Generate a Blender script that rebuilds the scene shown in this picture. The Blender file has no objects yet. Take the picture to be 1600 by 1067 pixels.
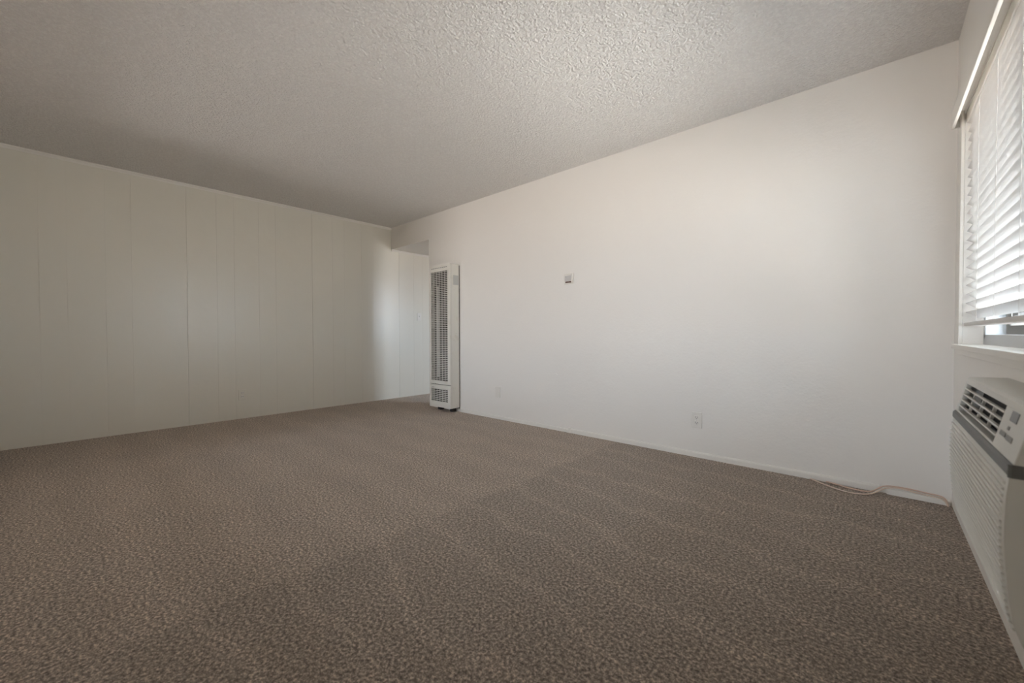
import bpy, bmesh, math, random
from mathutils import Vector, Matrix
random.seed(3)
S = bpy.context.scene
COL = S.collection

# ------------------------------------------------------------------ camera
F_PX = 629.98; PITCH = math.radians(0.931); ROLL = math.radians(-0.15); TH = math.radians(42.12); CAM_Z = 0.911
fw = Vector((-math.sin(TH), math.cos(TH), 0)); rt = Vector((math.cos(TH), math.sin(TH), 0)); up = Vector((0, 0, 1))
f2 = fw*math.cos(PITCH) - up*math.sin(PITCH); u2 = up*math.cos(PITCH) + fw*math.sin(PITCH)
r3 = rt*math.cos(ROLL) + u2*math.sin(ROLL); u3 = u2*math.cos(ROLL) - rt*math.sin(ROLL)
cam = bpy.data.cameras.new('camera'); cam_o = bpy.data.objects.new('camera', cam); COL.objects.link(cam_o)
mw = Matrix((r3, u3, -f2)).transposed().to_4x4(); mw.translation = (0, 0, CAM_Z); cam_o.matrix_world = mw
cam.sensor_width = 36; cam.lens = F_PX/1600*36; cam.clip_start = 0.02
cam.dof.use_dof = True; cam.dof.focus_distance = 3.6; cam.dof.aperture_fstop = 3.2
S.camera = cam_o

SKY = 19.0
# ------------------------------------------------------------------ world, light, exposure
W = bpy.data.worlds.new('sky'); S.world = W; W.use_nodes = True
bg = W.node_tree.nodes['Background']; bg.inputs[1].default_value = SKY
wt = W.node_tree; tc = wt.nodes.new('ShaderNodeTexCoord'); sx = wt.nodes.new('ShaderNodeSeparateXYZ'); wt.links.new(tc.outputs['Generated'], sx.inputs[0])
wm = wt.nodes.new('ShaderNodeMapRange'); wm.inputs[1].default_value = -0.06; wm.inputs[2].default_value = 0.06; wt.links.new(sx.outputs[2], wm.inputs[0])
wx = wt.nodes.new('ShaderNodeMix'); wx.data_type = 'RGBA'; wt.links.new(wm.outputs[0], wx.inputs[0])
wx.inputs[6].default_value = (0.72, 0.68, 0.65, 1)      # sunlit paving and walls below the horizon
wx.inputs[7].default_value = (0.74, 0.86, 1.0, 1)       # hazy bright sky above it
wt.links.new(wx.outputs[2], bg.inputs[0])
S.view_settings.view_transform = 'Standard'; S.view_settings.look = 'None'
S.view_settings.gamma = 1; S.view_settings.use_curve_mapping = False
S.view_settings.exposure = 0.62
S.cycles.max_bounces = 14; S.cycles.diffuse_bounces = 8; S.cycles.transparent_max_bounces = 16
S.cycles.use_denoising = True
S.cycles.sample_clamp_indirect = 8
def portal(name, loc, direction, sx, sy):
    l = bpy.data.lights.new(name, 'AREA'); l.shape = 'RECTANGLE'; l.size = sx; l.size_y = sy
    l.cycles.is_portal = True
    o = bpy.data.objects.new(name, l); COL.objects.link(o); o.location = loc
    o.rotation_euler = Vector(direction).to_track_quat('-Z', 'Y').to_euler()
    return o

# ------------------------------------------------------------------ materials
def mat(name, col, rough=0.5, spec=0.5, metal=0.0):
    m = bpy.data.materials.new(name); m.use_nodes = True
    b = m.node_tree.nodes['Principled BSDF']
    b.inputs['Base Color'].default_value = (*col, 1); b.inputs['Roughness'].default_value = rough
    b.inputs['Specular IOR Level'].default_value = spec; b.inputs['Metallic'].default_value = metal
    return m
def N(m, t, **kw):
    n = m.node_tree.nodes.new(t)
    for k, v in kw.items(): setattr(n, k, v)
    return n
def LK(m, a, b): m.node_tree.links.new(a, b)
def bsdf(m): return m.node_tree.nodes['Principled BSDF']
def pos(m): return N(m, 'ShaderNodeNewGeometry').outputs['Position']
def noise(m, scale, detail=3, rough=0.5, vec=None):
    n = N(m, 'ShaderNodeTexNoise'); n.inputs['Scale'].default_value = scale
    n.inputs['Detail'].default_value = detail; n.inputs['Roughness'].default_value = rough
    LK(m, vec or pos(m), n.inputs['Vector']); return n
def bump(m, h, strength, dist, normal=None):
    b = N(m, 'ShaderNodeBump'); b.inputs['Strength'].default_value = strength; b.inputs['Distance'].default_value = dist
    LK(m, h, b.inputs['Height'])
    if normal: LK(m, normal, b.inputs['Normal'])
    return b.outputs['Normal']
def ramp(m, fac, stops):
    r = N(m, 'ShaderNodeValToRGB'); e = r.color_ramp.elements
    e[0].position, e[0].color = stops[0][0], (*stops[0][1], 1)
    e[1].position, e[1].color = stops[-1][0], (*stops[-1][1], 1)
    for p, c in stops[1:-1]:
        x = e.new(p); x.color = (*c, 1)
    LK(m, fac, r.inputs[0]); return r.outputs[0]
def mix(m, fac, a, b, mode='MIX'):
    n = N(m, 'ShaderNodeMix', data_type='RGBA', blend_type=mode)
    for s, v in ((0, fac), (6, a), (7, b)):
        if hasattr(v, 'is_output'): LK(m, v, n.inputs[s])
        else: n.inputs[s].default_value = v if s == 0 else (*v, 1)
    return n.outputs[2]
def mathn(m, op, a, b=0.0, c=None):
    n = N(m, 'ShaderNodeMath', operation=op)
    for i, v in enumerate((a, b, c)):
        if v is None: continue
        if hasattr(v, 'is_output'): LK(m, v, n.inputs[i])
        else: n.inputs[i].default_value = v
    return n.outputs[0]

# painted plaster, orange-peel texture
m_wall = mat('wall_paint', (0.80, 0.765, 0.72), 0.42, 0.35)
n1 = noise(m_wall, 70, 2); n2 = noise(m_wall, 9, 3)
LK(m_wall, bump(m_wall, n2.outputs[0], 0.12, 0.02, bump(m_wall, n1.outputs[0], 0.22, 0.004)), bsdf(m_wall).inputs['Normal'])
LK(m_wall, mix(m_wall, noise(m_wall, 1.3, 2).outputs[0], (0.80, 0.77, 0.728), (0.82, 0.79, 0.75)), bsdf(m_wall).inputs['Base Color'])
# panelling paint, slight sheen
m_panel = mat('panel_paint', (0.74, 0.71, 0.63), 0.30, 0.45)
LK(m_panel, bump(m_panel, noise(m_panel, 5, 3).outputs[0], 0.10, 0.02, bump(m_panel, noise(m_panel, 160, 2).outputs[0], 0.12, 0.002)), bsdf(m_panel).inputs['Normal'])
m_panel_back = mat('panel_joint', (0.70, 0.67, 0.595), 0.7)
m_blue = mat('bedroom_sky_tint', (0.50, 0.58, 0.70), 0.6)  # blue put into the walls to tint the daylight reaching the hall
# popcorn ceiling
m_ceil = mat('popcorn_ceiling', (0.78, 0.76, 0.73), 0.9, 0.2)
v1 = N(m_ceil, 'ShaderNodeTexVoronoi'); v1.inputs['Scale'].default_value = 75; v1.feature = 'SMOOTH_F1'
LK(m_ceil, mix(m_ceil, 0.02, pos(m_ceil), noise(m_ceil, 60, 2).outputs['Color']), v1.inputs['Vector'])
h = mathn(m_ceil, 'MULTIPLY_ADD', v1.outputs['Distance'], -0.9, noise(m_ceil, 110, 4, 0.6).outputs[0])
LK(m_ceil, bump(m_ceil, h, 1.0, 0.010), bsdf(m_ceil).inputs['Normal'])
LK(m_ceil, ramp(m_ceil, h, [(0.0, (0.78, 0.76, 0.74)), (0.45, (0.86, 0.845, 0.82))]), bsdf(m_ceil).inputs['Base Color'])
# carpet; shading of the tufts painted in as dark and pale specks
m_carpet = mat('carpet_pile', (0.2, 0.17, 0.14), 1.0, 0.05)
bsdf(m_carpet).inputs['Sheen Weight'].default_value = 0.25
bsdf(m_carpet).inputs['Sheen Roughness'].default_value = 0.5
fib = noise(m_carpet, 95, 5, 0.8); fib2 = noise(m_carpet, 420, 2, 0.6)
tuft_shade = ramp(m_carpet, fib.outputs[0], [(0.37, (0.10, 0.073, 0.054)), (0.5, (0.38, 0.303, 0.242)), (0.62, (0.97, 0.83, 0.70))])
sep = N(m_carpet, 'ShaderNodeSeparateXYZ'); LK(m_carpet, pos(m_carpet), sep.inputs[0])
wob = noise(m_carpet, 2.2, 2).outputs[0]
xw = mathn(m_carpet, 'MULTIPLY_ADD', wob, 0.16, sep.outputs[0])
side = N(m_carpet, 'ShaderNodeMapRange'); side.inputs[1].default_value = -1.57; side.inputs[2].default_value = -1.53; LK(m_carpet, xw, side.inputs[0])
yw = mathn(m_carpet, 'MULTIPLY_ADD', wob, 0.5, sep.outputs[1])
xs = mathn(m_carpet, 'MULTIPLY_ADD', sep.outputs[0], 0.12, yw)
s1 = mathn(m_carpet, 'MULTIPLY_ADD', mathn(m_carpet, 'POWER', mathn(m_carpet, 'MAXIMUM', mathn(m_carpet, 'SINE', mathn(m_carpet, 'MULTIPLY', xs, 6.2832/0.29), 0), 0.0), 5.0), 3.2, -0.8)
xl = mathn(m_carpet, 'MULTIPLY_ADD', sep.outputs[1], -0.10, mathn(m_carpet, 'MULTIPLY_ADD', wob, 0.6, sep.outputs[0]))
s2 = mathn(m_carpet, 'SINE', mathn(m_carpet, 'MULTIPLY', yw, 6.2832/0.36), 0)
sm = mathn(m_carpet, 'ADD', mathn(m_carpet, 'MULTIPLY', s1, side.outputs[0]), mathn(m_carpet, 'MULTIPLY', s2, mathn(m_carpet, 'SUBTRACT', 1.0, side.outputs[0])))
patch = noise(m_carpet, 1.6, 3, 0.6).outputs[0]
tr = mathn(m_carpet, 'MULTIPLY_ADD', sm, 0.045, mathn(m_carpet, 'MULTIPLY_ADD', side.outputs[0], -0.13, mathn(m_carpet, 'MULTIPLY_ADD', patch, 0.24, 0.96)))
cc = N(m_carpet, 'ShaderNodeCombineXYZ')
for i in range(3): LK(m_carpet, tr, cc.inputs[i])
LK(m_carpet, mix(m_carpet, 1.0, tuft_shade, cc.outputs[0], 'MULTIPLY'), bsdf(m_carpet).inputs['Base Color'])
LK(m_carpet, bump(m_carpet, fib2.outputs[0], 0.5, 0.004, bump(m_carpet, fib.outputs[0], 0.9, 0.012)), bsdf(m_carpet).inputs['Normal'])

m_trim = mat('trim_paint', (0.80, 0.77, 0.72), 0.35, 0.4)
LK(m_trim, bump(m_trim, noise(m_trim, 30, 3).outputs[0], 0.15, 0.003), bsdf(m_trim).inputs['Normal'])
m_heater = mat('heater_enamel', (0.76, 0.735, 0.68), 0.35, 0.5)
LK(m_heater, mix(m_heater, ramp(m_heater, noise(m_heater, 6, 5, 0.7).outputs[0], [(0.55, (0, 0, 0)), (0.75, (1, 1, 1))]), (0.78, 0.755, 0.70), (0.68, 0.64, 0.56)), bsdf(m_heater).inputs['Base Color'])
m_hdark = mat('heater_inside', (0.085, 0.06, 0.045), 0.8)
LK(m_hdark, ramp(m_hdark, noise(m_hdark, 5, 3).outputs[0], [(0.35, (0.022, 0.016, 0.012)), (0.7, (0.10, 0.08, 0.065))]), bsdf(m_hdark).inputs['Base Color'])
m_sticker = mat('sticker_grey', (0.52, 0.52, 0.51), 0.5)
st = N(m_sticker, 'ShaderNodeTexWave', wave_type='BANDS', bands_direction='Z'); st.inputs['Scale'].default_value = 45
LK(m_sticker, pos(m_sticker), st.inputs['Vector'])
LK(m_sticker, mix(m_sticker, st.outputs['Fac'], (0.46, 0.46, 0.45), (0.60, 0.59, 0.57)), bsdf(m_sticker).inputs['Base Color'])
m_ac = mat('ac_plastic', (0.70, 0.70, 0.67), 0.42, 0.45)
LK(m_ac, bump(m_ac, noise(m_ac, 500, 2).outputs[0], 0.05, 0.001), bsdf(m_ac).inputs['Normal'])
m_acgrey = mat('ac_grey_band', (0.13, 0.135, 0.135), 0.45, 0.4)
m_acdark = mat('ac_cavity', (0.012, 0.012, 0.014), 0.7)
m_acbtn = mat('ac_button_grey', (0.22, 0.22, 0.21), 0.4)
m_disp = mat('ac_display', (0.07, 0.07, 0.068), 0.25)
m_plate = mat('plate_plastic', (0.76, 0.73, 0.68), 0.3, 0.5)
m_dark = mat('slot_dark', (0.05, 0.04, 0.035), 0.8)
m_brown = mat('slot_brown', (0.10, 0.045, 0.03), 0.8)
m_greyplate = mat('grey_metal', (0.60, 0.575, 0.56), 0.5)
m_screw = mat('screw_metal', (0.55, 0.54, 0.5), 0.35, 0.5, 0.8)
m_cable = mat('cable_jacket', (0.70, 0.50, 0.40), 0.5)
m_cable2 = mat('cable_jacket_pale', (0.80, 0.65, 0.54), 0.5)
m_alu = mat('window_vinyl', (0.45, 0.46, 0.47), 0.4)
m_stucco = mat('stucco_tan', (0.62, 0.50, 0.40), 0.9)
LK(m_stucco, bump(m_stucco, noise(m_stucco, 60, 3).outputs[0], 0.4, 0.01), bsdf(m_stucco).inputs['Normal'])
m_conc = mat('concrete', (0.5, 0.48, 0.45), 0.9)
LK(m_conc, mix(m_conc, noise(m_conc, 3, 5).outputs[0], (0.42, 0.40, 0.37), (0.55, 0.53, 0.50)), bsdf(m_conc).inputs['Base Color'])
m_bounce = mat('warm_bounce_brown', (0.55, 0.38, 0.25), 0.7)  # brown of the added overhang, for warm bounce on the slats
m_rail = mat('rail_metal', (0.03, 0.03, 0.035), 0.5)
m_extwin = mat('dark_window', (0.04, 0.05, 0.07), 0.1)
# slats: painted, let light through
m_slat = bpy.data.materials.new('slat_vinyl'); m_slat.use_nodes = True
nt = m_slat.node_tree; pb = bsdf(m_slat); pb.inputs['Base Color'].default_value = (0.70, 0.67, 0.64, 1); pb.inputs['Roughness'].default_value = 0.4
tl = nt.nodes.new('ShaderNodeBsdfTranslucent'); tl.inputs[0].default_value = (0.80, 0.79, 0.78, 1)
mx = nt.nodes.new('ShaderNodeMixShader'); mx.inputs[0].default_value = 0.10
nt.links.new(pb.outputs[0], mx.inputs[1]); nt.links.new(tl.outputs[0], mx.inputs[2]); nt.links.new(mx.outputs[0], nt.nodes['Material Output'].inputs[0])
# glass pane
m_glass = bpy.data.materials.new('pane_glass'); m_glass.use_nodes = True
nt = m_glass.node_tree; nt.nodes.remove(bsdf(m_glass))
tp = nt.nodes.new('ShaderNodeBsdfTransparent'); tp.inputs[0].default_value = (0.95, 0.97, 0.97, 1)
gl = nt.nodes.new('ShaderNodeBsdfGlossy'); gl.inputs['Roughness'].default_value = 0.02
fr = nt.nodes.new('ShaderNodeFresnel'); fr.inputs[0].default_value = 1.5
mx = nt.nodes.new('ShaderNodeMixShader')
nt.links.new(fr.outputs[0], mx.inputs[0]); nt.links.new(tp.outputs[0], mx.inputs[1]); nt.links.new(gl.outputs[0], mx.inputs[2]); nt.links.new(mx.outputs[0], nt.nodes['Material Output'].inputs[0])

# ------------------------------------------------------------------ mesh helpers
def add_box(bm, x0, x1, y0, y1, z0, z1, bevel=0.0, seg=2):
    r = bmesh.ops.create_cube(bm, size=1.0)
    for v in r['verts']:
        v.co = Vector(((x0+x1)/2 + v.co.x*(x1-x0), (y0+y1)/2 + v.co.y*(y1-y0), (z0+z1)/2 + v.co.z*(z1-z0)))
    if bevel > 0:
        es = list({e for v in r['verts'] for e in v.link_edges})
        bmesh.ops.bevel(bm, geom=es, offset=bevel, segments=seg, profile=0.5, affect='EDGES')
    return bm
def B(*boxes, bevel=0.0, seg=2):
    bm = bmesh.new()
    for b in boxes: add_box(bm, *b, bevel=bevel, seg=seg)
    return bm
def prism(bm, prof, axis, a0, a1):
    """closed profile extruded along an axis; prof is a list of 2-D points in the other two axes"""
    def P(p, a):
        return Vector((a, p[0], p[1])) if axis == 0 else Vector((p[0], a, p[1])) if axis == 1 else Vector((p[0], p[1], a))
    va = [bm.verts.new(P(p, a0)) for p in prof]; vb = [bm.verts.new(P(p, a1)) for p in prof]
    n = len(prof)
    for i in range(n):
        bm.faces.new((va[i], va[(i+1) % n], vb[(i+1) % n], vb[i]))
    bm.faces.new(va); bm.faces.new(vb[::-1])
    return bm
def cyl(bm, c, axis, r, l, seg=16):
    rot = {0: Matrix.Rotation(math.pi/2, 4, 'Y'), 1: Matrix.Rotation(math.pi/2, 4, 'X'), 2: Matrix.Identity(4)}[axis]
    bmesh.ops.create_cone(bm, cap_ends=True, segments=seg, radius1=r, radius2=r, depth=l, matrix=Matrix.Translation(c) @ rot)
    return bm
def tube(pts, r, seg=8, sub=8):
    P = [Vector(p) for p in pts]; out = []
    for i in range(len(P)-1):
        p0, p1, p2, p3 = P[max(i-1, 0)], P[i], P[i+1], P[min(i+2, len(P)-1)]
        for k in range(sub):
            t = k/sub
            out.append(0.5*((2*p1) + (p2-p0)*t + (2*p0-5*p1+4*p2-p3)*t*t + (3*p1-p0-3*p2+p3)*t**3))
    out.append(P[-1]); bm = bmesh.new(); rings = []
    for i, p in enumerate(out):
        d = (out[min(i+1, len(out)-1)] - out[max(i-1, 0)]).normalized()
        a = d.cross(Vector((0, 0, 1))); a = a.normalized() if a.length > 1e-4 else Vector((1, 0, 0)); b = d.cross(a).normalized()
        rings.append([bm.verts.new(p + r*(math.cos(q*2*math.pi/seg)*a + math.sin(q*2*math.pi/seg)*b)) for q in range(seg)])
    for i in range(len(rings)-1):
        for q in range(seg):
            bm.faces.new((rings[i][q], rings[i][(q+1) % seg], rings[i+1][(q+1) % seg], rings[i+1][q]))
    bm.faces.new(rings[0]); bm.faces.new(rings[-1][::-1])
    return bm
def obj(name, bm, m, parent=None, smooth=False, mesh=None):
    if mesh is None:
        bmesh.ops.recalc_face_normals(bm, faces=bm.faces)
        mesh = bpy.data.meshes.new(name); bm.to_mesh(mesh); bm.free()
        mesh.materials.append(m)
        if smooth:
            for p in mesh.polygons: p.use_smooth = True
    o = bpy.data.objects.new(name, mesh); COL.objects.link(o)
    if parent is not None:
        o.parent = parent
        base = Vector(parent.location) if parent.parent is None else Vector((0, 0, 0))   # parts already sit at world coordinates
        o.matrix_parent_inverse = Matrix.Translation(-base)
    return o
def thing(name, label, cat, loc, group=None):
    o = bpy.data.objects.new(name, None); COL.objects.link(o); o.location = loc; o.empty_display_size = 0.05
    o['label'] = label; o['category'] = cat
    if group: o['group'] = group
    return o
def tag(o, label, cat, group=None):
    o['label'] = label; o['category'] = cat
    if group: o['group'] = group
    return o
def struct(name, bm, m, label=None, parent=None):
    o = obj(name, bm, m, parent)
    if parent is None: o['kind'] = 'structure'
    if label: o['label'] = label
    return o

# ------------------------------------------------------------------ room shell
XF, YR, XW, H = -5.165, 3.137, 0.304, 2.44        # panelled wall, long wall, window wall, ceiling
YB = -4.4                                          # wall behind the camera
WT = 0.12
XO = -4.27                                         # edge of the hall opening
ZH = 2.137                                         # opening head / hall ceiling
Y_END = 6.2; XH = -4.15; XR = -1.4                 # hall end, hall side wall, far side of the room off the hall
struct('floor', B((XF-0.15, XW+0.16, YB-0.12, YR+WT, -0.10, 0), (XF-0.15, XR+0.12, YR+WT, Y_END+0.12, -0.10, 0)), m_carpet, 'taupe wall-to-wall carpet with painted tuft shading and vacuum tracks')
struct('ceiling', B((XF-0.15, XW+0.16, YB-0.12, YR+WT, H, H+0.12)), m_ceil, 'off-white popcorn-textured ceiling')
struct('ceiling_hall', B((XF, XH, YR+WT, Y_END, ZH, ZH+0.10), (XH, XR+0.12, YR+WT, Y_END+0.12, H, H+0.1)), m_wall, 'smooth lowered ceiling of the hall')
struct('wall_right', B((XO, XW+0.16, YR, YR+WT, 0, H), (XF, XO, YR, YR+WT, ZH, H)), m_wall, 'long off-white plaster wall with hall opening at its far end')
BX0, BX1, BZ1 = -4.45, -3.15, 2.1                  # opening added for fill light in the unseen wall behind the camera
struct('wall_back', B((XF-0.15, BX0, YB-WT, YB, 0, H), (BX1, XW+0.16, YB-WT, YB, 0, H), (BX0, BX1, YB-WT, YB, BZ1, H)), m_wall)
struct('wall_hall_end', B((XF-0.15, XR+0.12, Y_END, Y_END+WT, 0, H)), m_blue)
DY0, DY1 = 3.42, 4.28
struct('wall_hall_side', B((XH, XH+0.1, YR+WT, DY0, 0, H), (XH, XH+0.1, DY1, Y_END, 0, H), (XH, XH+0.1, DY0, DY1, 2.03, H)), m_wall)
struct('wall_bedroom', B((XR, XR+WT, YR+WT, 4.3, 0, H), (XR, XR+WT, 5.2, Y_END, 0, H), (XR, XR+WT, 4.3, 5.2, 0, 1.0), (XR, XR+WT, 4.3, 5.2, 1.9, H)), m_blue)
# unseen partition added behind the camera to shade the left side and floor
PX0, PX1, PY = -4.0, -1.45, -0.62
struct('wall_light_blocker', B((XF, PX0, PY-0.12, PY, 0, H), (PX1, XW, PY-0.12, PY, 0, H), (PX0, PX1, PY-0.12, PY, 2.05, H), (PX0, PX1, PY-0.12, PY, 0, 0.45)), m_wall)
# window wall with opening
OY0, OY1, OZ0, OZ1 = 1.06, 2.87, 0.845, 1.955
struct('wall_window', B((XW, XW+0.16, OY1, YR, 0, H), (XW, XW+0.16, YB, OY0, 0, H), (XW, XW+0.16, OY0, OY1, 0, OZ0), (XW, XW+0.16, OY0, OY1, OZ1, H)), m_wall, 'off-white plaster wall around the window')

# panelled wall: sheets with grooves, one board per piece
wf = struct('wall_far', B((XF-0.15, XF-0.004, YB, Y_END, 0, H+0.05)), m_panel_back, 'painted wood-panelled wall in warm off-white')
seam = 0.826
offs = [0.25, 0.406, 0.64, 0.813]                  # groove pattern inside each 1.22 m sheet
y = seam - 4*1.2192
k = 0
while y < Y_END:
    ed = [0.0] + offs + [1.2192]
    for i in range(5):
        a, b = y+ed[i], min(y+ed[i+1], Y_END)
        if b - a < 0.02 or b < YB: continue
        a = max(a, YB)
        ga = 0.0012 if i == 0 else 0.0003
        gb = 0.0012 if i == 4 else 0.0003
        bm = B((XF-0.006, XF + (0.0002 if (k*5+i) % 3 else 0.0), a+ga, b-gb, 0.0, H), bevel=0.0004, seg=1)
        obj('panel_board', bm, m_panel, wf)
    y += 1.2192; k += 1

# trims
def strip_profile(x, z, w, hgt):
    return [(x, z), (x+w, z), (x+w, z-hgt*0.35), (x+w*0.75, z-hgt*0.5), (x+w*0.45, z-hgt*0.75), (x+w*0.35, z-hgt), (x, z-hgt)]
struct('trim_1', prism(bmesh.new(), strip_profile(XF, H, 0.016, 0.030), 1, YB, YR), m_trim, 'thin painted moulding under the ceiling on the panelled wall')
struct('trim_2', prism(bmesh.new(), strip_profile(XF, ZH, 0.014, 0.026), 1, YR+0.002, Y_END), m_trim, 'thin painted moulding under the hall ceiling')
# baseboard: low, rounded top, in three runs
def bb_prof(hh, t): return [(YR, 0), (YR-t, 0), (YR-t, hh*0.72), (YR-t*0.8, hh*0.9), (YR-t*0.4, hh), (YR, hh)]
bb = struct('baseboard_right', prism(bmesh.new(), bb_prof(0.040, 0.013), 0, -2.105, 0.02), m_trim, 'low painted baseboard along the long wall')
obj('board_run', prism(bmesh.new(), bb_prof(0.034, 0.012), 0, -3.66, -2.108), m_trim, bb)
obj('board_run', prism(bmesh.new(), bb_prof(0.031, 0.017), 0, 0.05, 0.296), m_trim, bb)
obj('end_cap', B((-2.120, -2.098, YR-0.016, YR, 0, 0.050), bevel=0.003), m_trim, bb)

# ------------------------------------------------------------------ window_1
win = struct('window_1', B((XW+0.066, XW+0.116, OY0, OY1, OZ0, OZ0+0.062), (XW+0.066, XW+0.116, OY0, OY1, OZ1-0.045, OZ1),
    (XW+0.066, XW+0.116, OY0, OY0+0.04, OZ0+0.045, OZ1-0.045), (XW+0.066, XW+0.116, OY1-0.04, OY1, OZ0+0.045, OZ1-0.045), bevel=0.002), m_alu, 'sliding window behind the blind')
ym = (OY0+OY1)/2
obj('meeting_stile', B((XW+0.071, XW+0.111, ym-0.025, ym+0.025, OZ0+0.045, OZ1-0.045), bevel=0.002), m_alu, win)
obj('pane', B((XW+0.081, XW+0.085, OY0+0.04, ym-0.025, OZ0+0.045, OZ1-0.045)), m_glass, win)
obj('pane', B((XW+0.097, XW+0.101, ym+0.025, OY1-0.04, OZ0+0.045, OZ1-0.045)), m_glass, win)
obj('casing', B((XW-0.014, XW, OY1, OY1+0.060, 0.860, OZ1), bevel=0.003), m_trim, win)
obj('casing', B((XW-0.014, XW, OY0-0.060, OY0, 0.860, OZ1), bevel=0.003), m_trim, win)
obj('valance', B((XW-0.043, XW-0.031, OY0-0.055, OY1+0.052, 1.908, 1.986), (XW-0.031, XW, OY1+0.040, OY1+0.052, 1.908, 1.986), (XW-0.031, XW, OY0-0.055, OY0-0.043, 1.908, 1.986), bevel=0.002), m_trim, win)
obj('sill', B((XW+0.0005, XW+0.066, OY0+0.001, OY1-0.001, 0.8455, 0.8605), (XW-0.032, XW-0.0002, OY0-0.075, OY1+0.060, 0.8397, 0.8608), bevel=0.002), m_trim, win)
obj('apron', B((XW-0.014, XW, OY0-0.06, OY1+0.045, 0.812, 0.8395), bevel=0.003), m_trim, win)

# ------------------------------------------------------------------ window blind
BX = XW+0.028
bl = thing('window_blind', 'white two-inch slatted blind, lowered and half closed, in the window on the right', 'blind', (BX, (OY0+OY1)/2, 1.92))
sy0, sy1 = OY0+0.006, OY1-0.006
obj('headrail', B((BX-0.026, BX+0.030, sy0, sy1, 1.906, 1.954), bevel=0.003), m_trim, bl)
tilt = math.radians(36)
def slat_bm():
    bm = bmesh.new(); n = 6; w = 0.050; up_, lo = [], []
    for i in range(n+1):
        s = -w/2 + w*i/n; c = 0.0022*(1-(2*s/w)**2)
        up_.append((s, c+0.0013)); lo.append((s, c-0.0013))
    prof = []
    for s, c in up_ + lo[::-1]:
        # inner (room) edge high
        prof.append((s*math.cos(tilt)+c*math.sin(tilt), -s*math.sin(tilt)+c*math.cos(tilt)))
    return prism(bm, prof, 1, sy0, sy1)
smesh = None
z = 0.998; zs = []
while z < 1.895:
    zs.append(z)
    if smesh is None:
        o = obj('slat', slat_bm(), m_slat, bl); smesh = o.data
    else:
        o = bpy.data.objects.new('slat', smesh); COL.objects.link(o); o.parent = bl
        o.matrix_parent_inverse = Matrix.Translation(-Vector(bl.location))
    o.location = (BX, 0, z)
    z += 0.0425
obj('bottom_rail', B((BX-0.025, BX+0.025, sy0, sy1, 0.946, 0.964), bevel=0.003), m_slat, bl)
yc = OY1-0.29
while yc > OY0+0.1:
    for dx in (-0.021, 0.021):
        obj('ladder_cord', tube([(BX+dx, yc, 0.955), (BX+dx, yc, 1.4), (BX+dx, yc, 1.92)], 0.0008, 6, 1), m_slat, bl)
    yc -= 0.345
obj('wand', tube([(BX-0.030, OY0+0.15, 1.91), (BX-0.031, OY0+0.15, 1.2)], 0.004, 8, 1), m_slat, bl)

# ------------------------------------------------------------------ wall heater
hx0, hx1, hy0, hy1, hz0, hz1 = -4.062, -3.670, 2.987, YR, 0.050, 1.742
ht = thing('wall_heater', 'tall narrow cream gas wall heater with grille front beside the hall opening', 'heater', ((hx0+hx1)/2, hy1, 0))
obj('cabinet', B((hx0, hx0+0.004, hy0+0.012, hy1-0.012, hz0, hz1), (hx1-0.004, hx1, hy0+0.012, hy1-0.012, hz0, hz1),
    (hx0+0.004, hx1-0.004, hy0+0.012, hy1-0.006, hz1-0.004, hz1), (hx0+0.004, hx1-0.004, hy0+0.012, hy1-0.006, hz0, hz0+0.004), bevel=0.0012, seg=1), m_heater, ht)
obj('back_shadow_strip', B((hx0+0.008, hx1-0.004, hy1-0.012, hy1, hz0-0.01, hz1-0.008)), m_hdark, ht)  # dark strip painted for the shadow between heater and wall
obj('inner_chamber', B((hx0+0.03, hx1-0.03, hy0+0.055, hy1-0.014, hz0+0.02, hz1-0.03)), m_hdark, ht)
obj('combustion_tube', tube([(-3.95, hy0+0.050, 0.40), (-3.95, hy0+0.050, 1.5)], 0.018, 10, 1), m_greyplate, ht, True)
gx0, gx1 = hx0+0.030, hx1-0.047
ff = obj('front_panel', B((hx0, gx0, hy0, hy0+0.012, 0.325, hz1), (gx1, hx1, hy0, hy0+0.012, 0.325, hz1),
    (gx0, gx1, hy0, hy0+0.012, 1.668, hz1), (gx0, gx1, hy0, hy0+0.012, 0.325, 0.362), bevel=0.0015, seg=1), m_heater, ht)
fl = obj('lower_panel', B((hx0, gx0, hy0, hy0+0.012, hz0, 0.318), (gx1, hx1, hy0, hy0+0.012, hz0, 0.318),
    (gx0, gx1, hy0, hy0+0.012, 0.272, 0.318), (gx0, gx1, hy0, hy0+0.012, hz0, 0.112), bevel=0.0015, seg=1), m_heater, ht)
def louvres(panel, z0, z1, pitch):
    prof = [(hy0+0.001, 0.0), (hy0+0.002, 0.0060), (hy0+0.007, 0.0085), (hy0+0.0065, 0.007), (hy0+0.004, 0.0045), (hy0+0.003, 0.0)]
    me = None; zz = z0
    while zz < z1-0.008:
        if me is None:
            o = obj('louvre', prism(bmesh.new(), prof, 0, gx0, gx1), m_heater, panel); me = o.data
        else:
            o = bpy.data.objects.new('louvre', me); COL.objects.link(o); o.parent = panel
            o.matrix_parent_inverse = panel.children[0].matrix_parent_inverse.copy()
        o.location = (0, 0, zz); zz += pitch
    n = 6
    for i in range(1, n):
        x = gx0 + (gx1-gx0)*i/n
        obj('grille_bar', B((x-0.002, x+0.002, hy0+0.005, hy0+0.009, z0, z1)), m_heater, panel)
louvres(ff, 0.362, 1.668, 0.0215)
louvres(fl, 0.112, 0.272, 0.0215)
obj('latch', B((gx0+0.01, gx0+0.055, hy0-0.004, hy0, 0.276, 0.290), bevel=0.001), m_greyplate, fl)
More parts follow.
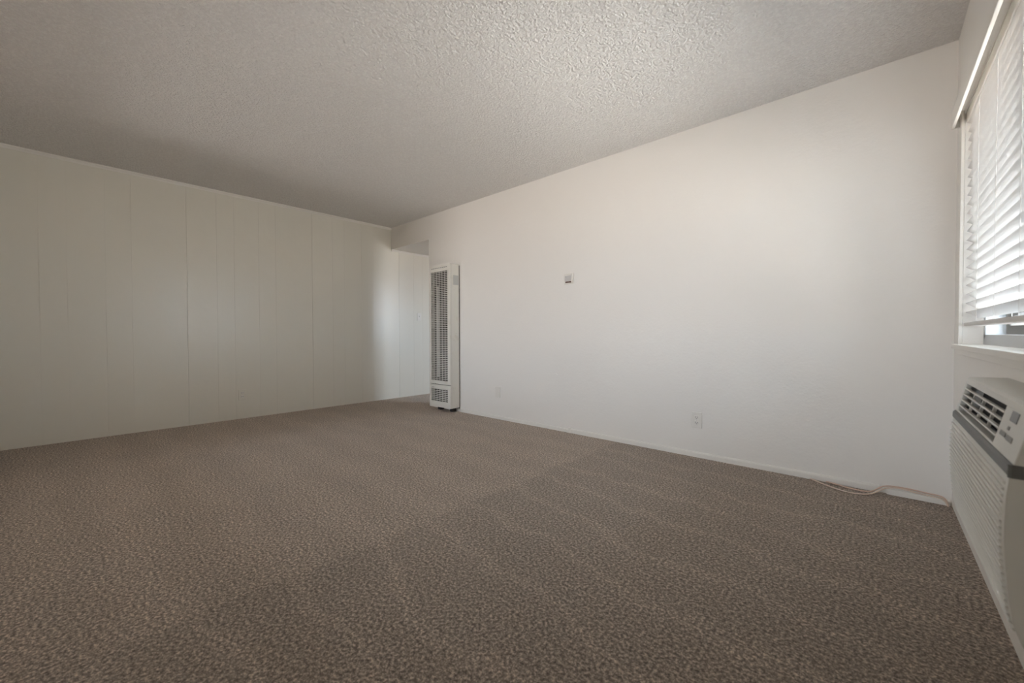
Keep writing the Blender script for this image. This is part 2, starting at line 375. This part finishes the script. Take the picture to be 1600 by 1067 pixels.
for i in range(9):
    x = hx0+0.045+i*0.034
    obj('top_slot', B((x, x+0.022, hy0-0.0008, hy0+0.001, 1.706, 1.714)), m_acbtn, ht)
obj('side_seam', B((hx1-0.0005, hx1+0.0012, hy0+0.022, hy0+0.0235, hz0, hz1)), m_greyplate, ht)
sk = obj('rating_sticker', B((hx1, hx1+0.0008, hy0+0.052, hy0+0.130, 1.500, 1.612)), m_sticker, ht); sk['label'] = 'faded grey rating sticker'
bm = bmesh.new(); cyl(bm, (hx1+0.001, hy0+0.09, 0.93), 0, 0.004, 0.003); obj('screw', bm, m_screw, ht)
bm = bmesh.new(); cyl(bm, (hx1+0.001, hy0+0.135, 1.47), 0, 0.004, 0.003); obj('screw', bm, m_screw, ht)
for x in (hx0+0.06, hx1-0.10):
    obj('foot', B((x, x+0.05, hy0+0.075, hy1-0.02, 0.0, hz0+0.002)), m_dark, ht)

# ------------------------------------------------------------------ air conditioner
ay0, ay1 = 1.200, 1.950
ac = thing('air_conditioner', 'white through-wall air conditioner with grey band under the window', 'air conditioner', (XW, (ay0+ay1)/2, 0.31))
fp = [(0.312, 0.222), (0.316, 0.212), (0.325, 0.2075), (0.361, 0.197), (0.408, 0.191), (0.461, 0.187), (0.505, 0.1845), (0.55, 0.1845), (0.60, 0.186), (0.638, 0.190)]   # (z, x)
lower = [(x, zz) for zz, x in fp] + [(0.262, 0.638), (0.262, 0.330), (XW, 0.330), (XW, 0.312)]
obj('lower_front', prism(bmesh.new(), lower, 1, ay0, ay1), m_ac, ac)
obj('casing', B((0.262, XW, ay0, ay1, 0.330, 0.770), bevel=0.002), m_ac, ac)
# ribs of the inlet grille
def xface(zz):
    for (za, xa), (zb, xb) in zip(fp, fp[1:]):
        if za <= zz <= zb: return xa + (xb-xa)*(zz-za)/(zb-za)
    return 0.187
zz = 0.340
while zz < 0.630:
    x = xface(zz); 
    pr = [(x+0.002, zz-0.0040), (x-0.0015, zz-0.0036), (x-0.0050, zz+0.0008), (x-0.0034, zz+0.0026), (x+0.002, zz+0.0030)]
    obj('grille_rib', prism(bmesh.new(), pr, 1, ay0+0.020, ay1-0.008), m_ac, ac)
    zz += 0.0128
# control fascia, leaning back
CT = math.atan2(0.026, 0.113)
def acbox(bm, s0, s1, y0, y1, d0, d1, bevel=0.0):
    """s along the leaning face from its foot (z 0.650), d depth into the unit (negative = proud)"""
    r = bmesh.ops.create_cube(bm, size=1.0); vs = r['verts']
    for v in vs: v.co = Vector(((d0+d1)/2+v.co.x*(d1-d0), (y0+y1)/2+v.co.y*(y1-y0), (s0+s1)/2+v.co.z*(s1-s0)))
    if bevel > 0:
        q = bmesh.ops.bevel(bm, geom=list({e for v in vs for e in v.link_edges}), offset=bevel, segments=2, affect='EDGES', profile=0.5)
        vs = list({v for v in q['verts']} | {v for v in vs if v.is_valid})
    R = Matrix.Rotation(CT, 4, 'Y')
    done = set()
    for v in vs:
        if v.is_valid and v not in done:
            v.co = R @ v.co + Vector((0.1935, 0, 0.657)); done.add(v)
    return bm
vy0, vy1 = 1.395, 1.925           # vent opening
s_lo, s_hi = 0.010, 0.097
bm = bmesh.new()
acbox(bm, 0.0, s_lo, ay0, ay1, 0, 0.014, 0.002)
acbox(bm, s_hi, 0.114, ay0, ay1, 0, 0.014, 0.002)
acbox(bm, s_lo-0.002, s_hi+0.002, ay0, vy0, 0, 0.014, 0.002)
acbox(bm, s_lo-0.002, s_hi+0.002, vy1, ay1, 0, 0.014, 0.002)
obj('control_fascia', bm, m_ac, ac)
obj('top_cover', prism(bmesh.new(), [(0.2185, 0.7675), (0.224, 0.7715), (XW, 0.7745), (XW, 0.766), (0.232, 0.763)], 1, ay0, ay1), m_ac, ac)
obj('vent_cavity', acbox(bmesh.new(), s_lo-0.001, s_hi+0.001, vy0-0.02, vy1+0.02, 0.044, 0.0445), m_acdark, ac)
obj('end_cheek', prism(bmesh.new(), [(0.197, 0.64), (0.2225, 0.768), (0.263, 0.768), (0.263, 0.64)], 1, ay0+0.0005, ay0+0.006), m_ac, ac)
obj('end_cheek', prism(bmesh.new(), [(0.197, 0.64), (0.2225, 0.768), (0.263, 0.768), (0.263, 0.64)], 1, ay1-0.006, ay1-0.0005), m_ac, ac)
for s in (0.0265, 0.0450, 0.0635, 0.0820):
    obj('vent_louvre', acbox(bmesh.new(), s-0.0022, s+0.0022, vy0, vy1, -0.001, 0.008, 0.001), m_ac, ac)
for i, yv in enumerate((1.535, 1.670, 1.800)):
    obj('vent_vane', acbox(bmesh.new(), 0.0265, 0.082, yv-0.003, yv+0.006, 0.006, 0.012), m_ac, ac)
obj('vent_shelf', acbox(bmesh.new(), s_lo, 0.0260, vy0, vy1, 0.016, 0.022), m_acdark, ac)
o = obj('display_window', acbox(bmesh.new(), 0.073, 0.095, 1.275, 1.330, -0.0012, 0.002, 0.001), m_disp, ac); o['label'] = 'dark square display'
obj('button', acbox(bmesh.new(), 0.054, 0.062, 1.308, 1.322, -0.0015, 0.002, 0.001), m_acbtn, ac)
obj('button', acbox(bmesh.new(), 0.034, 0.046, 1.262, 1.312, -0.0015, 0.002, 0.002), m_acbtn, ac)
obj('button', acbox(bmesh.new(), 0.036, 0.047, 1.318, 1.366, -0.0015, 0.002, 0.002), m_acbtn, ac)
# grey band wrapping round the near end
bp = [(0.1885, 0.639), (0.1868, 0.643), (0.1880, 0.657), (0.1925, 0.662), (0.204, 0.662), (0.204, 0.637), (0.191, 0.637)]
bm = prism(bmesh.new(), bp, 1, ay0+0.004, ay1-0.002)
prism(bm, [(0.192, ay0-0.004), (0.206, ay0-0.004), (0.211, ay0), (0.211, ay0+0.004), (0.1875, ay0+0.004), (0.1880, ay0)], 2, 0.637, 0.662)
o = obj('accent_band', bm, m_acgrey, ac); o['label'] = 'dark grey band'
obj('band_backing', B((0.198, 0.263, ay0+0.001, ay1-0.001, 0.636, 0.664)), m_ac, ac)

# ------------------------------------------------------------------ wall plates
def duplex_right(xc, zc):
    t = thing('wall_outlet', 'duplex power outlet low on the long wall, with two sockets', 'outlet', (xc, YR, zc))
    obj('cover_plate', B((xc-0.036, xc+0.036, YR-0.006, YR, zc-0.058, zc+0.058), bevel=0.0025), m_plate, t)
    for s in (0.0195, -0.0195):
        rc = obj('socket', B((xc-0.0165, xc+0.0165, YR-0.0085, YR-0.005, zc+s-0.014, zc+s+0.014), bevel=0.004), m_plate, t)
        for dx, hh in ((-0.0065, 0.0045), (0.0065, 0.0038)):
            obj('slot', B((xc+dx-0.0012, xc+dx+0.0012, YR-0.0092, YR-0.008, zc+s-hh+0.002, zc+s+hh+0.002)), m_dark, rc)
        bm = bmesh.new(); cyl(bm, (xc, YR-0.0087, zc+s-0.008), 1, 0.0024, 0.0012); obj('ground_hole', bm, m_dark, rc)
    bm = bmesh.new(); cyl(bm, (xc, YR-0.0065, zc), 1, 0.003, 0.002); obj('screw', bm, m_screw, t)
duplex_right(-0.985, 0.276)
t = thing('blank_plate', 'blank cover plate painted over, low on the long wall near the heater', 'wall plate', (-3.045, YR, 0.289))
obj('cover_plate', B((-3.081, -3.009, YR-0.007, YR, 0.232, 0.347), bevel=0.003), m_plate, t)
for dz in (-0.041, 0.041):
    bm = bmesh.new(); cyl(bm, (-3.045, YR-0.0075, 0.289+dz), 1, 0.003, 0.002); obj('screw', bm, m_plate, t)
# outlet on the panelled wall
yc, zc = 1.290, 0.262
t = thing('wall_outlet', 'power outlet painted over, low on the panelled far wall', 'outlet', (XF, yc, zc))
obj('cover_plate', B((XF, XF+0.0065, yc-0.036, yc+0.036, zc-0.058, zc+0.058), bevel=0.0025), m_panel, t)
for s in (0.0195, -0.0195):
    rc = obj('socket', B((XF+0.005, XF+0.009, yc-0.0165, yc+0.0165, zc+s-0.014, zc+s+0.014), bevel=0.004), m_plate, t)
    for dy in (-0.0065, 0.0065):
        obj('slot', B((XF+0.0088, XF+0.0096, yc+dy-0.0013, yc+dy+0.0013, zc+s-0.003, zc+s+0.006)), m_dark, rc)
# switch in the hall
yc, zc = 3.608, 1.19
t = thing('light_switch', 'cream toggle light switch on the wall inside the hall opening', 'light switch', (XF, yc, zc))
obj('cover_plate', B((XF, XF+0.006, yc-0.036, yc+0.036, zc-0.058, zc+0.058), bevel=0.0025), m_plate, t)
obj('toggle', B((XF+0.005, XF+0.017, yc-0.005, yc+0.005, zc-0.002, zc+0.014), bevel=0.002), m_plate, t)
# old thermostat plate on the long wall
xc, zc = -2.120, 1.430
t = thing('thermostat_plate', 'small square thermostat base with a dark slot, high on the long wall', 'thermostat', (xc, YR, zc))
obj('base_plate', B((xc-0.052, xc+0.052, YR-0.007, YR, zc-0.050, zc+0.050), bevel=0.003), m_plate, t)
obj('face', B((xc-0.040, xc+0.034, YR-0.011, YR-0.006, zc-0.020, zc+0.030), bevel=0.002), m_greyplate, t)
obj('rim', B((xc+0.034, xc+0.046, YR-0.018, YR-0.006, zc-0.044, zc+0.044), bevel=0.002), m_plate, t)
obj('slot', B((xc-0.034, xc+0.034, YR-0.0115, YR-0.006, zc-0.036, zc-0.025)), m_brown, t)
bm = bmesh.new(); cyl(bm, (xc-0.026, YR-0.012, zc+0.018), 1, 0.006, 0.004); obj('screw', bm, m_screw, t)
# chip in the plaster
tag(obj('plaster_chip', tube([(-2.300, YR-0.0005, 0.530), (-2.278, YR-0.001, 0.540), (-2.252, YR-0.0005, 0.528)], 0.0028, 6, 6), m_wall), 'small curved chip in the paint of the long wall', 'paint chip')

# ------------------------------------------------------------------ cables
tag(obj('cable', tube([(-0.300, 3.120, 0.006), (-0.27, 3.085, 0.008), (-0.19, 3.020, 0.008), (-0.10, 2.985, 0.008), (-0.02, 3.020, 0.012), (0.04, 3.095, 0.036), (0.10, 3.121, 0.045), (0.18, 3.126, 0.036), (0.265, 3.120, 0.030), (0.285, 3.08, 0.008)], 0.0034, 8, 8), m_cable2, smooth=True),
    'thin peach cable bowing out furthest onto the carpet in the right corner', 'cable')
tag(obj('cable', tube([(-0.222, 3.121, 0.006), (-0.18, 3.095, 0.009), (-0.10, 3.065, 0.009), (-0.02, 3.060, 0.014), (0.04, 3.108, 0.046), (0.12, 3.128, 0.050), (0.20, 3.130, 0.045), (0.270, 3.128, 0.038), (0.288, 3.10, 0.008)], 0.0034, 8, 8), m_cable, smooth=True),
    'thin pinkish cable lying closest to the baseboard in the right corner', 'cable')

# ------------------------------------------------------------------ outside
tag(obj('eave_blocker', B((XW+0.17, 1.35, -1.2, 4.2, 2.06, 2.16)), m_bounce), 'unseen brown overhang added outside to shade and warm the upper slats', 'blocker')  # overhang added to cut sky light and bounce warmth onto upper slats
bld = thing('apartment_building', 'tan building seen in slivers through the gaps of the blind', 'building', (5, 12, 0))
obj('wall', B((1.9, 6.5, 12, 14, -3.0, 3.5)), m_stucco, bld)
for x in (2.5, 4.2):
    obj('window', B((x, x+0.9, 11.96, 12.0, 0.5, 1.9)), m_extwin, bld)
# portals at the openings that let the sky in
portal('portal_window', (XW+0.15, (OY0+OY1)/2, (OZ0+OZ1)/2), (-1, 0, 0), OZ1-OZ0, OY1-OY0)
portal('portal_bedroom', (XR+0.1, 4.75, 1.45), (-1, 0, 0), 0.9, 0.9)
portal('portal_fill_opening', ((BX0+BX1)/2, YB-0.1, BZ1/2), (0, 1, 0), BX1-BX0, BZ1)
